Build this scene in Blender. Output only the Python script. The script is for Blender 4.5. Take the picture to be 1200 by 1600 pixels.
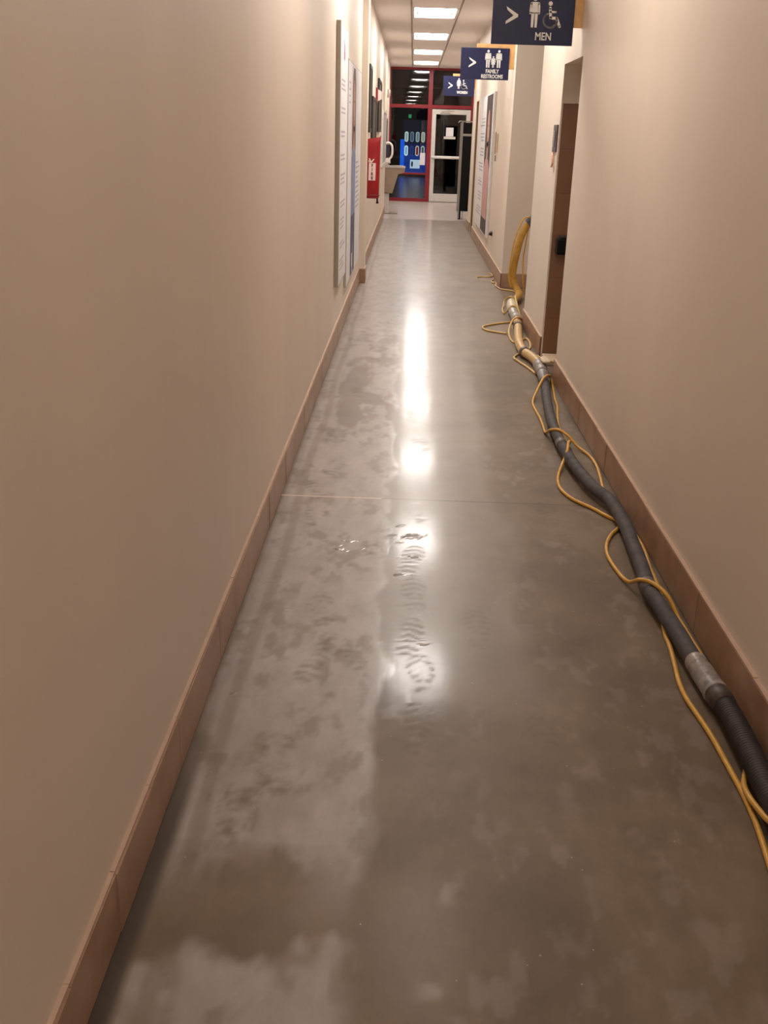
import bpy, bmesh, math, random
import numpy as np
from mathutils import Vector, Matrix
random.seed(4); rng = np.random.default_rng(7)
for o in list(bpy.data.objects): bpy.data.objects.remove(o)
SC = bpy.context.scene; COL = SC.collection

# ------------------------------------------------------------------ camera, world, exposure
PITCH, YAW, ROLL, FPX, EYE = 0.3627, -0.0170, -0.0303, 1560.0, 1.57
def cam_axes(p, y, r):
    fwd = Vector((math.sin(y)*math.cos(p), math.cos(y)*math.cos(p), -math.sin(p)))
    right = Vector((math.cos(y), -math.sin(y), 0)); down = fwd.cross(right)
    return math.cos(r)*right + math.sin(r)*down, -math.sin(r)*right + math.cos(r)*down, fwd
cd = bpy.data.cameras.new('camera'); cam = bpy.data.objects.new('camera', cd); COL.objects.link(cam)
cr, cdn, cf = cam_axes(PITCH, YAW, ROLL)
cam.matrix_world = Matrix(((cr[0], -cdn[0], -cf[0], 0), (cr[1], -cdn[1], -cf[1], 0), (cr[2], -cdn[2], -cf[2], EYE), (0, 0, 0, 1)))
cd.sensor_fit = 'VERTICAL'; cd.sensor_height = 36; cd.lens = 36*FPX/1600; cd.clip_start = 0.02
SC.camera = cam
W = bpy.data.worlds.new('world'); SC.world = W; W.use_nodes = True
W.node_tree.nodes['Background'].inputs[0].default_value = (1.0, 0.80, 0.66, 1)
W.node_tree.nodes['Background'].inputs[1].default_value = 0.06
SC.view_settings.view_transform = 'Standard'; SC.view_settings.look = 'None'
SC.view_settings.exposure = 1.68; SC.view_settings.gamma = 1.0; SC.view_settings.use_curve_mapping = False
LAMP_POWER = 9.0; WEAK_FILL = {-1.62: 0.75, 1.62: 0.17, 4.83: 0.62}  # dimmed fill panels added out of view, output by position

# ------------------------------------------------------------------ materials
def lin(h):
    c = [((v/255)/12.92 if v/255 <= 0.04045 else ((v/255+0.055)/1.055)**2.4) for v in h]
    return (c[0], c[1], c[2], 1)
class NT:
    def __init__(s, name):
        s.m = bpy.data.materials.new(name); s.m.use_nodes = True; s.t = s.m.node_tree; s.b = s.t.nodes['Principled BSDF']
    def n(s, k, **kw):
        x = s.t.nodes.new(k)
        for a, v in kw.items(): setattr(x, a, v)
        return x
    def l(s, a, b): s.t.links.new(a, b)
    def coord(s, scale=(1, 1, 1), kind='Object'):
        tc = s.n('ShaderNodeTexCoord'); mp = s.n('ShaderNodeMapping'); mp.inputs['Scale'].default_value = scale
        s.l(tc.outputs[kind], mp.inputs['Vector']); return mp.outputs['Vector']
    def noise(s, vec, sc, det=4, rough=0.55):
        x = s.n('ShaderNodeTexNoise'); x.inputs['Scale'].default_value = sc; x.inputs['Detail'].default_value = det
        x.inputs['Roughness'].default_value = rough; s.l(vec, x.inputs['Vector']); return x.outputs['Fac']
    def ramp(s, fac, stops):
        x = s.n('ShaderNodeValToRGB'); e = x.color_ramp.elements
        while len(e) < len(stops): e.new(0.5)
        for i, (p, c) in enumerate(stops): e[i].position = p; e[i].color = c if len(c) == 4 else (*c, 1)
        s.l(fac, x.inputs['Fac']); return x.outputs['Color']
    def rng(s, fac, a, b, c, d):
        x = s.n('ShaderNodeMapRange'); x.inputs[1].default_value = a; x.inputs[2].default_value = b
        x.inputs[3].default_value = c; x.inputs[4].default_value = d; s.l(fac, x.inputs[0]); return x.outputs[0]
    def math(s, op, a, b=None):
        x = s.n('ShaderNodeMath', operation=op)
        for i, v in enumerate((a, b)):
            if v is None: continue
            if isinstance(v, (int, float)): x.inputs[i].default_value = v
            else: s.l(v, x.inputs[i])
        return x.outputs[0]
    def mix(s, f, a, b):
        x = s.n('ShaderNodeMix', data_type='RGBA')
        for i, v in ((0, f), (6, a), (7, b)):
            if isinstance(v, (int, float, tuple)): x.inputs[i].default_value = v
            else: s.l(v, x.inputs[i])
        return x.outputs[2]
    def bump(s, h, strength, dist=0.01):
        x = s.n('ShaderNodeBump'); x.inputs['Strength'].default_value = strength; x.inputs['Distance'].default_value = dist
        s.l(h, x.inputs['Height']); s.l(x.outputs[0], s.b.inputs['Normal']); return x
    def set(s, **kw):
        for k, v in kw.items():
            i = s.b.inputs[k.replace('_', ' ')]
            if hasattr(v, 'links') or isinstance(v, bpy.types.NodeSocket): s.l(v, i)
            else: i.default_value = v
        return s
MATS = {}
def mat(name, rgb, rough=0.5, metal=0.0, var=0.06, nscale=12, bump=0.0, emit=None, es=0, spec=0.5, **kw):
    """plain procedural paint: colour with a little mottling and optional grain"""
    if name in MATS: return MATS[name]
    s = NT(name); c = lin(rgb); v = s.coord(); f = s.noise(v, nscale)
    lo = tuple(x*(1-var) for x in c[:3])+(1,); hi = tuple(min(1, x*(1+var)) for x in c[:3])+(1,)
    s.set(Base_Color=s.ramp(f, [(0.3, lo), (0.7, hi)]), Roughness=rough, Metallic=metal)
    s.b.inputs['Specular IOR Level'].default_value = spec
    if bump: s.bump(s.noise(v, nscale*8), bump, 0.002)
    if emit: s.b.inputs['Emission Color'].default_value = lin(emit); s.b.inputs['Emission Strength'].default_value = es
    MATS[name] = s.m; return s.m

def wall_paint(name, rgb, rough=0.42):
    s = NT(name); v = s.coord(); c = lin(rgb)
    f = s.noise(s.coord((1, 1, 0.35)), 1.6, 3)
    s.set(Base_Color=s.ramp(f, [(0.25, tuple(x*0.95 for x in c[:3])+(1,)), (0.75, tuple(x*1.04 for x in c[:3])+(1,))]), Roughness=rough)
    h = s.math('ADD', s.math('MULTIPLY', s.noise(v, 160, 2), 0.10), s.math('MULTIPLY', s.noise(s.coord((1, 1, 0.25)), 3.0, 2), 1.0))
    s.bump(h, 0.16, 0.012); return s.m
M_WALL = wall_paint('beige_wall_paint', (224, 210, 194), 0.46)

def tile_mat():
    s = NT('brown_base_tile'); v = s.coord()
    f = s.noise(v, 6, 5, 0.6)
    s.set(Base_Color=s.ramp(f, [(0.25, lin((146, 112, 88))), (0.5, lin((164, 130, 104))), (0.8, lin((180, 147, 121)))]), Roughness=0.40)
    s.bump(s.noise(v, 60), 0.06, 0.003); return s.m
M_TILE = tile_mat()
M_GROUT = mat('tile_grout', (122, 92, 74), 0.8)
M_CAP = mat('base_top_caulk', (196, 167, 144), 0.5, bump=0.1)
M_CEIL = mat('ceiling_tile', (236, 228, 224), 0.9, var=0.04, nscale=30, bump=0.5)
M_TBAR = mat('ceiling_grid_bar', (150, 134, 124), 0.6)  # grey stands in for the shadow gaps along the bars
M_RED = mat('red_frame_paint', (134, 22, 34), 0.35)
M_WHITEMETAL = mat('white_painted_metal', (214, 208, 202), 0.35)
M_ALU = mat('brushed_aluminium', (170, 166, 162), 0.32, metal=0.8, nscale=40)
M_BLACK = mat('black_plastic', (9, 8, 9), 0.45, spec=0.2)
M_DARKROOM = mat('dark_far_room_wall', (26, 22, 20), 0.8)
M_WOOD = mat('blond_wood_bracket', (214, 168, 112), 0.45, var=0.12, nscale=18)
M_NAVY = mat('navy_sign_face', (21, 27, 68), 0.4, var=0.03)
M_SIGNW = mat('white_sign_graphic', (232, 230, 226), 0.5)
M_PAPER = mat('white_paper', (226, 224, 226), 0.6)
M_GREYINK = mat('grey_printed_text', (184, 178, 186), 0.6)
M_DARK = mat('dark_brown_frame', (30, 22, 19), 0.4)
M_DARKPIC = mat('dark_picture_print', (36, 29, 26), 0.45, var=0.3, nscale=5)

def floor_mat():
    s = NT('wet_polished_concrete'); v = s.coord()
    aw = s.n('ShaderNodeAttribute', attribute_name='wet').outputs['Fac']
    am = s.n('ShaderNodeAttribute', attribute_name='mark').outputs['Fac']
    al = s.n('ShaderNodeAttribute', attribute_name='film_sheen').outputs['Fac']
    ar = s.n('ShaderNodeAttribute', attribute_name='ripple').outputs['Fac']
    n1 = s.noise(v, 2.2, 6, 0.6); n2 = s.noise(s.coord((1, 0.45, 1)), 9, 6, 0.65); n3 = s.noise(v, 70, 3)
    dry = s.ramp(n1, [(0.28, lin((100, 85, 68))), (0.5, lin((123, 105, 84))), (0.72, lin((140, 121, 98)))])
    dry = s.mix(s.rng(n2, 0.35, 0.75, 0.0, 0.45), dry, lin((96, 84, 74)))
    wet = s.ramp(n2, [(0.3, lin((158, 148, 143))), (0.7, lin((186, 177, 173)))])  # pale grey puts the sheen of the water film into the base colour
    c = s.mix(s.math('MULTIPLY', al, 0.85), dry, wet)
    c = s.mix(s.math('MULTIPLY', am, 0.5), c, lin((104, 90, 76)))
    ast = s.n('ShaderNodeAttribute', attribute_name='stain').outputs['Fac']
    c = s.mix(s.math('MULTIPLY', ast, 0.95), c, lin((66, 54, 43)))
    # light specks of grit and the saw-cut joint across the slab
    sp = s.n('ShaderNodeTexVoronoi'); sp.inputs['Scale'].default_value = 17; s.l(v, sp.inputs['Vector'])
    speck = s.math('LESS_THAN', sp.outputs['Distance'], 0.035)
    c = s.mix(s.math('MULTIPLY', speck, 0.5), c, lin((206, 196, 184)))
    xyz = s.n('ShaderNodeSeparateXYZ'); s.l(v, xyz.inputs[0])
    jy = s.math('LESS_THAN', s.math('ABSOLUTE', s.math('SUBTRACT', xyz.outputs[1], 4.31)), 0.0055)
    left = s.math('LESS_THAN', xyz.outputs[0], -0.085)
    c = s.mix(s.math('MULTIPLY', jy, left), c, lin((214, 196, 178)))
    c = s.mix(s.math('MULTIPLY', jy, s.math('MULTIPLY', s.math('SUBTRACT', 1.0, left), 0.55)), c, lin((70, 58, 50)))
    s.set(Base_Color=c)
    r = s.rng(aw, 0, 1, 0.42, 0.27)
    r = s.math('ADD', r, s.math('MULTIPLY', am, 0.12)); r = s.math('ADD', r, s.math('MULTIPLY', n3, 0.05))
    s.set(Roughness=r)
    s.b.inputs['Specular IOR Level'].default_value = 0.33
    s.b.inputs['Coat Roughness'].default_value = 0.12; s.b.inputs['Coat IOR'].default_value = 1.33
    s.set(Coat_Weight=s.math('MULTIPLY', s.rng(aw, 0, 1, 0.05, 0.62), s.rng(am, 0, 1, 1, 0.1)))
    h = s.math('ADD', s.math('MULTIPLY', n2, 0.16), s.math('MULTIPLY', al, 0.16))
    h = s.math('ADD', h, s.math('MULTIPLY', am, -0.16)); h = s.math('ADD', h, s.math('MULTIPLY', ar, 2.0)); h = s.math('ADD', h, s.math('MULTIPLY', s.noise(v, 14, 3), 0.05))
    b = s.bump(h, 0.30, 0.006); s.l(b.outputs[0], s.b.inputs['Coat Normal'])
    return s.m
M_FLOOR = floor_mat()
M_FLOORTILE = mat('pale_far_floor', (196, 184, 180), 0.26, nscale=3, var=0.05)
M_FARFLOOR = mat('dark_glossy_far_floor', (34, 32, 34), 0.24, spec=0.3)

def glass_mat():
    s = NT('window_glass'); t = s.t
    tr = s.n('ShaderNodeBsdfTransparent'); tr.inputs[0].default_value = (0.78, 0.78, 0.80, 1)
    gl = s.n('ShaderNodeBsdfGlossy'); gl.inputs['Roughness'].default_value = 0.0; gl.inputs[0].default_value = (1, 1, 1, 1)
    fr = s.n('ShaderNodeFresnel'); fr.inputs['IOR'].default_value = 1.6
    mx = s.n('ShaderNodeMixShader'); s.l(fr.outputs[0], mx.inputs[0]); s.l(tr.outputs[0], mx.inputs[1]); s.l(gl.outputs[0], mx.inputs[2])
    out = [x for x in t.nodes if x.type == 'OUTPUT_MATERIAL'][0]; s.l(mx.outputs[0], out.inputs[0]); return s.m
M_GLASS = glass_mat()
def emit_mat(name, rgb, st):
    if name in MATS: return MATS[name]
    s = NT(name); s.b.inputs['Base Color'].default_value = lin(rgb); s.b.inputs['Emission Color'].default_value = lin(rgb)
    s.b.inputs['Emission Strength'].default_value = st; MATS[name] = s.m; return s.m
M_LENS = emit_mat('lit_lamp_lens', (255, 250, 244), LAMP_POWER)

# ------------------------------------------------------------------ mesh helpers
class MB:
    def __init__(s): s.bm = bmesh.new()
    def box(s, x0, x1, y0, y1, z0, z1, mi=0, skip=()):
        P = [(x0,y0,z0),(x1,y0,z0),(x1,y1,z0),(x0,y1,z0),(x0,y0,z1),(x1,y0,z1),(x1,y1,z1),(x0,y1,z1)]
        v = [s.bm.verts.new(p) for p in P]
        for k, f in (('-z',(3,2,1,0)),('+z',(4,5,6,7)),('-y',(0,1,5,4)),('+x',(1,2,6,5)),('+y',(2,3,7,6)),('-x',(3,0,4,7))):
            if k in skip: continue
            s.bm.faces.new([v[i] for i in f]).material_index = mi
        return s
    def loft(s, rings, cap=True, mi=0, smooth=True):
        R = [[s.bm.verts.new(p) for p in r] for r in rings]; n = len(R[0])
        for a, b in zip(R, R[1:]):
            for i in range(n):
                f = s.bm.faces.new((a[i], a[(i+1) % n], b[(i+1) % n], b[i])); f.material_index = mi; f.smooth = smooth
        if cap:
            for r, fl in ((R[0], True), (R[-1], False)):
                f = s.bm.faces.new(r[::-1] if fl else r); f.material_index = mi
        return s
    def tube(s, pts, r, seg=14, mi=0, cap=True, radii=None):
        pts = [Vector(p) for p in pts]; rings = []; up = Vector((0, 0, 1)); nprev = None
        for i, p in enumerate(pts):
            d = (pts[min(i+1, len(pts)-1)] - pts[max(i-1, 0)]).normalized()
            if nprev is None:
                nprev = d.cross(up if abs(d.z) < 0.9 else Vector((1, 0, 0))).normalized()
            nn = (nprev - d*nprev.dot(d)).normalized(); nprev = nn; b = d.cross(nn)
            rr = radii[i] if radii is not None else r
            rings.append([p + rr*(math.cos(2*math.pi*k/seg)*nn + math.sin(2*math.pi*k/seg)*b) for k in range(seg)])
        return s.loft(rings, cap, mi)
    def prism(s, poly, to3, depth, mi=0):
        """poly in 2-D, to3(u, v, w) gives 3-D"""
        a = [s.bm.verts.new(to3(u, v, 0)) for u, v in poly]; b = [s.bm.verts.new(to3(u, v, depth)) for u, v in poly]
        n = len(a)
        s.bm.faces.new(a).material_index = mi; s.bm.faces.new(b[::-1]).material_index = mi
        for i in range(n): s.bm.faces.new((a[i], b[i], b[(i+1) % n], a[(i+1) % n])).material_index = mi
        return s
    def build(s, name, mats, parent=None, bevel=0, loc=None, kind=None, smooth_angle=None):
        bmesh.ops.recalc_face_normals(s.bm, faces=s.bm.faces)
        me = bpy.data.meshes.new(name); s.bm.to_mesh(me); s.bm.free()
        for m in (mats if isinstance(mats, (list, tuple)) else [mats]): me.materials.append(m)
        o = bpy.data.objects.new(name, me); COL.objects.link(o)
        if parent is not None:
            o.parent = parent; 
            o.matrix_parent_inverse = Matrix.Translation(-parent.location) if parent.type == 'EMPTY' else Matrix.Identity(4)
        if bevel:
            b = o.modifiers.new('bevel', 'BEVEL'); b.width = bevel; b.segments = 2; b.limit_method = 'ANGLE'
        if kind: o['kind'] = kind
        return o
def tag(o, label, cat, group=None, kind=None):
    o['label'] = label; o['category'] = cat
    if group: o['group'] = group
    if kind: o['kind'] = kind
    return o
def thing(name, label, cat, loc, group=None):
    o = bpy.data.objects.new(name, None); COL.objects.link(o); o.location = loc; o.empty_display_size = 0.1
    return tag(o, label, cat, group)
def structure(o): o['kind'] = 'structure'; return o
def catmull(P, n=8):
    P = [Vector(p) for p in P]; Q = [2*P[0]-P[1]] + P + [2*P[-1]-P[-2]]; out = []
    for i in range(1, len(Q)-2):
        a, b, c, d = Q[i-1:i+3]
        for k in range(n):
            t = k/n
            out.append(0.5*((2*b)+(c-a)*t+(2*a-5*b+4*c-d)*t*t+(3*b-a-3*c+d)*t**3))
    out.append(P[-1]); return out
def circle(cx, cy, r, n=20, a0=0): return [(cx+r*math.cos(a0+2*math.pi*i/n), cy+r*math.sin(a0+2*math.pi*i/n)) for i in range(n)]
def ellipse(cx, cy, a, b, n=20): return [(cx+a*math.cos(2*math.pi*i/n), cy+b*math.sin(2*math.pi*i/n)) for i in range(n)]

# ------------------------------------------------------------------ room dimensions (metres)
XL, XR, ZC, YE = -0.56, 1.03, 3.05, 26.0
Y0 = -10.0

# ---- floor: fine grid so puddles, film and boot prints are data on the slab
def vnoise(X, Y, sx, sy, seed):
    g = np.random.default_rng(seed).random((256, 256)); u = X*sx+40; v = Y*sy+40
    iu = np.floor(u).astype(int); iv = np.floor(v).astype(int); fu = u-iu; fv = v-iv
    fu = fu*fu*(3-2*fu); fv = fv*fv*(3-2*fv); G = lambda a, b: g[a % 256, b % 256]
    return (G(iu, iv)*(1-fu)+G(iu+1, iv)*fu)*(1-fv)+(G(iu, iv+1)*(1-fu)+G(iu+1, iv+1)*fu)*fv
def fbm(X, Y, sx, sy, seed, o=4):
    r = 0; a = 0.5
    for k in range(o): r = r+a*vnoise(X, Y, sx*2**k, sy*2**k, seed+k); a *= 0.5
    return r/0.9375
def sst(e0, e1, x): t = np.clip((x-e0)/(e1-e0), 0, 1); return t*t*(3-2*t)
ys = np.concatenate([np.linspace(Y0, 0.9, 12), np.arange(0.92, 7.0, 0.011), np.arange(7.0, 20.42, 0.03)]); ys[-1] = 20.4
xs = np.linspace(XL, XR, 150)
X, Y = np.meshgrid(xs, ys)
n1 = fbm(X, Y, 7, 4, 11); n2 = fbm(X, Y, 22, 12, 31); n3 = fbm(X, Y, 3, 1.3, 51)
edge = -0.05 + (n1-0.5)*0.12
film_sheen = 1-sst(-0.02, 0.03, X-edge)                                   # painted pale sheen of the water film on the left half
film_sheen = film_sheen*sst(0.35, 0.43, n3+0.12+0.10*(n2-.5))                                 # broken up along its length
film_sheen = np.where(Y < 1.92, film_sheen*sst(1.62+0.1*(n1-.5), 1.95, Y)*0.9, film_sheen)
film_sheen = np.maximum(film_sheen, (1-sst(1.50, 1.56, Y+(n1-0.5)*0.35))*(1-sst(-0.12, -0.03, X))*0.9)
film_sheen = film_sheen*(1-0.5*sst(0.50, 0.70, n2)*sst(0.35, 0.5, n1))
film_sheen = np.maximum(film_sheen, (0.62+0.5*(n1-.5))*sst(6.0, 9.5, Y)*(1-0.6*sst(0.35, 0.62, X+0.3*(n3-.5))))  # far floor takes the same painted sheen
film_sheen = np.maximum(film_sheen, 0.32*sst(2.4, 2.9, Y)*(1-sst(0.38, 0.5, X+0.15*(n1-.5))))
film_sheen = np.maximum(film_sheen, 0.22*sst(0.55, 0.68, n2)*sst(0.4, 0.5, n3))
film_sheen = film_sheen*(1-0.45*(1-sst(0.010, 0.03, np.abs(X+0.462+0.01*np.sin(Y*3)))))   # squeegee track beside the base
film_sheen = film_sheen*sst(-0.548, -0.535+0.02*n2, X)
wet = np.clip(film_sheen*0.8*(1-0.4*sst(9, 13, Y))+0.42*(1-sst(0.40, 0.62, X))*sst(2.3, 2.8, Y)*(X > -0.1), 0, 1)
mark = np.zeros_like(X)
def boot(cx, cy, ang, L=0.29, w=0.105, s=1.0):
    global mark
    c, si = math.cos(ang), math.sin(ang); u = (X-cx)*c+(Y-cy)*si; v = -(X-cx)*si+(Y-cy)*c
    ww = w/2*(1-0.28*np.exp(-((v+0.03)/0.05)**2)); o = 1-sst(0.85, 1.05, np.sqrt((u/ww)**2+(np.abs(v)/(L/2))**3))
    tr = sst(-0.4, 0.5, np.sin(v*2*math.pi/0.042+4.5*np.abs(u)/0.05+6*(n1-0.5))); heel = np.where(np.abs(v+0.055) < 0.012, 0, 1)
    mark = np.maximum(mark, s*o*(0.25+0.75*tr)*heel*sst(0.30, 0.55, n2))
for b in [(0.066,4.15,0.1),(0.055,3.62,-0.12),(0.062,3.30,0.05),(0.045,2.98,-0.1),(0.088,2.72,0.1),(0.075,2.42,0),(-0.264,3.16,0.15),
          (-0.253,2.78,-0.25),(-0.17,2.86,0.5),(-0.40,4.40,0.1),(-0.38,4.05,-0.2),(-0.30,2.24,0.1),(-0.37,2.07,-0.1),(-0.36,5.3,0.05),
          (-0.33,4.75,-0.1),(0.10,5.2,0.1),(0.05,5.75,0),(-0.30,6.3,0.1),(-0.24,7.2,-0.1),(0.12,6.9,0.1),(-0.35,8.3,0),(0.2,9.2,0),(0.28,3.05,0.05),
          (0.42,2.45,0.15),(0.62,1.95,0.2),(0.66,4.2,0.1),(-0.1,3.75,0.0)]: boot(*b, s=0.85 if b[0] < -0.1 else 0.6)
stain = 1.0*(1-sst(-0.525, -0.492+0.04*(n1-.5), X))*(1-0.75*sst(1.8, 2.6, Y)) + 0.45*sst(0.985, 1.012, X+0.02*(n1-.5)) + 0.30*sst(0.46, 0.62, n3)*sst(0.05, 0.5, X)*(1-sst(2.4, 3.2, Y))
stain = np.clip(stain, 0, 1); film_sheen = film_sheen*(1-0.9*(1-sst(-0.52, -0.49, X))*(1-sst(1.8, 2.6, Y)))
rn = fbm(X, Y, 16, 60, 77, 3); ridge = sst(0.80, 0.97, 1-np.abs(rn-0.5)*2)*sst(0.54, 0.62, fbm(X, Y, 9, 14, 91, 2))
rip = np.zeros_like(X)
for cx, cy, rx, ry in ((-0.46, 3.05, 0.09, 0.42), (-0.40, 2.56, 0.14, 0.06), (-0.36, 3.22, 0.09, 0.05), (-0.5, 3.9, 0.05, 0.5), (0.07, 2.72, 0.05, 0.22), (0.02, 3.6, 0.06, 0.5), (-0.18, 2.5, 0.1, 0.05), (-0.25, 3.7, 0.12, 0.12)):
    rip = np.maximum(rip, np.exp(-((X-cx)/rx)**2-((Y-cy)/ry)**2)*ridge)
nv, nx = Y.shape
verts = np.stack([X.ravel(), Y.ravel(), np.zeros(X.size)], 1)
i = np.arange((nv-1)*(nx-1)); r_, c_ = i//(nx-1), i % (nx-1); q = r_*nx+c_
faces = np.stack([q, q+1, q+nx+1, q+nx], 1)
me = bpy.data.meshes.new('floor'); me.vertices.add(len(verts)); me.vertices.foreach_set('co', verts.ravel())
me.loops.add(faces.size); me.loops.foreach_set('vertex_index', faces.ravel().astype(np.int32))
me.polygons.add(len(faces)); me.polygons.foreach_set('loop_start', np.arange(0, faces.size, 4, dtype=np.int32))
me.update(calc_edges=True)
for nm, A in (('wet', wet), ('mark', mark), ('film_sheen', film_sheen), ('ripple', rip), ('stain', stain)):
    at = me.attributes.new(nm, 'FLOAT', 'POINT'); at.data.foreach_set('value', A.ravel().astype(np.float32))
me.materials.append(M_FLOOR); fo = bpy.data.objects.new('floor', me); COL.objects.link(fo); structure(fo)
structure(MB().box(XR, 2.3, 6.6, 20.4, -0.05, 0).build('floor', M_FLOOR))
structure(MB().box(-0.75, 1.5, 20.4, YE+0.08, -0.05, 0).build('floor', M_FLOORTILE))
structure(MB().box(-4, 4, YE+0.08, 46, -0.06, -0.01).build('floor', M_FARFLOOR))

# ---- ceiling with openings for the lamps
LAMPS = [-4.86, -1.62, 1.62, 4.83, 8.08, 11.34, 14.55, 17.92, 21.25, 24.40]; GX0, GX1, LL = -0.083, 0.53, 1.22  # first four panels are unseen, added to light the near corridor
c = MB(); yy = Y0
for ly in LAMPS: c.box(GX0, GX1, yy, ly-LL/2, ZC, ZC+0.02); yy = ly+LL/2
c.box(GX0, GX1, yy, YE, ZC, ZC+0.02); c.box(XL-0.2, GX0, Y0, YE, ZC, ZC+0.02); c.box(GX1, 2.3, Y0, YE, ZC, ZC+0.02)
structure(c.build('ceiling', M_CEIL))
g = MB()
for x in (GX0, GX1): g.box(x-0.011, x+0.011, Y0, YE, ZC-0.006, ZC+0.001)
for ly in LAMPS:
    for y in (ly-LL/2, ly+LL/2): g.box(GX0+0.011, GX1-0.011, y-0.006, y+0.006, ZC-0.003, ZC+0.001)
structure(g.build('trim_1', M_TBAR))

# ---- walls
w = MB(); w.box(XL-0.12, XL, Y0, 21.6, 0, ZC); w.box(-0.72, -0.60, 21.6, YE, 0, ZC)
structure(w.build('wall_left', M_WALL))
structure(MB().box(XL, -0.497, 11.3, 11.62, 0, ZC).build('wall_left', M_WALL))     # shallow pilaster
w = MB()
w.box(XR, XR+0.14, Y0, 6.80, 0, ZC)                      # near wall
w.box(XR, XR+0.14, 6.80, 7.60, 2.05, ZC)                 # header over the men's entry
w.box(XR+0.14, 2.3, 6.66, 6.80, 0, ZC)                   # near side of the entry passage
w.box(XR, 2.3, 7.74, 8.90, 0, ZC); w.box(XR, 2.3, 7.602, 7.74, 1.80, ZC); w.box(XR, XR+0.012, 7.602, 7.74, 0, 1.80)
w.box(XR, 2.3, 11.30, 11.44, 0, ZC); w.box(XR, 1.17, 11.44, 17.30, 0, ZC)
w.box(XR, 1.17, 17.30, 18.00, 2.10, ZC); w.box(XR, XR+0.012, 18.0, 18.12, 0, 2.10); w.box(XR, 1.17, 18.12, 18.90, 0, ZC)
w.box(1.17, 1.6, 18.76, 18.90, 0, ZC); w.box(1.46, 1.6, 18.90, YE, 0, ZC)
w.box(2.2, 2.3, 6.66, 18.9, 0, ZC)
structure(w.build('wall_right', M_WALL))
# tiled passage wall seen through the men's entry and the women's entry jamb
def tiled_wall(y0, y1, ztop, x1):
    m = MB(); m.box(XR+0.012, x1, y0, y1, 0, ztop, 0)
    return structure(m.build('wall_right', [M_PASSTILE]))
def pass_tile():
    s = NT('brown_passage_tile'); v = s.coord((1, 1, 1))
    br = s.n('ShaderNodeTexBrick'); tc = s.n('ShaderNodeTexCoord'); sw = s.n('ShaderNodeSeparateXYZ'); cb = s.n('ShaderNodeCombineXYZ')
    s.l(tc.outputs['Object'], sw.inputs[0]); s.l(sw.outputs[0], cb.inputs[0]); s.l(sw.outputs[2], cb.inputs[1]); s.l(cb.outputs[0], br.inputs['Vector'])
    br.offset = 0; br.inputs['Scale'].default_value = 1; br.inputs['Brick Width'].default_value = 0.33; br.inputs['Row Height'].default_value = 0.30
    br.inputs['Mortar Size'].default_value = 0.003
    br.inputs['Color1'].default_value = lin((134, 96, 68)); br.inputs['Color2'].default_value = lin((126, 90, 66)); br.inputs['Mortar'].default_value = lin((112, 80, 60))
    s.set(Base_Color=s.mix(s.rng(s.noise(v, 5), 0.3, 0.7, 0, 0.35), br.outputs['Color'], lin((140, 108, 80))), Roughness=0.4); return s.m
M_PASSTILE = pass_tile()
tiled_wall(7.60, 7.74, 1.80, 2.2)
tiled_wall(18.00, 18.12, 2.10, 1.30)

# ---- tile baseboards with joints and a pale caulked top edge
def baseboard(name, x0, x1, y0, y1, axis='y', face=+1, first=None, step=0.286):
    """axis y: runs along Y between y0,y1 ; x0 = wall side, x1 = face"""
    m = MB(); a, b = (y0, y1) if axis == 'y' else (x0, x1); k = first if first is not None else a
    cuts = [a]; 
    while k < b:
        if k > a+0.02: cuts.append(k)
        k += step
    cuts.append(b)
    for p, q in zip(cuts, cuts[1:]):
        p2, q2 = p+0.0012, q-0.0012; jit = random.uniform(-0.0012, 0.0012)
        if axis == 'y':
            lo, hi = min(x0, x1), max(x0, x1)
            if x1 > x0: hi += jit
            else: lo += jit
            m.box(lo, hi, p2, q2, 0.004, 0.152, 0)
            m.box(min(x0, x1), max(x0, x1)-(0.004 if x1 > x0 else 0), p2, q2, 0.152, 0.159+random.uniform(-.001, .001), 1)
        else:
            m.box(p2, q2, y0+jit, y1, 0.004, 0.152, 0); m.box(p2, q2, y0+0.002, y1, 0.152, 0.159, 1)
    if axis == 'y': m.box(min(x0, x1)+(0.003 if x1 < x0 else 0), max(x0, x1)-(0.003 if x1 > x0 else 0), a, b, 0, 0.150, 2)
    else: m.box(a, b, y0+0.003, y1, 0, 0.150, 2)
    return structure(m.build(name, [M_TILE, M_CAP, M_GROUT]))
baseboard('baseboard_left', XL, XL+0.014, Y0, 11.286, first=1.328-39*0.286)
baseboard('baseboard_left', XL, -0.483, 11.284, 11.30, axis='x')
baseboard('baseboard_left', -0.497, -0.483, 11.30, 11.62)
baseboard('baseboard_left', XL, XL+0.014, 11.62, 21.6)
baseboard('baseboard_right', XR, XR-0.014, Y0, 6.80, first=2.789-44*0.286)
baseboard('baseboard_right', XR, XR-0.014, 7.60, 8.90)
baseboard('baseboard_right', XR+0.001, 1.6, 11.284, 11.30, axis='x')
baseboard('baseboard_right', XR, XR-0.014, 11.286, 17.30)
baseboard('baseboard_right', XR, XR-0.014, 18.00, 18.90)

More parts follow.
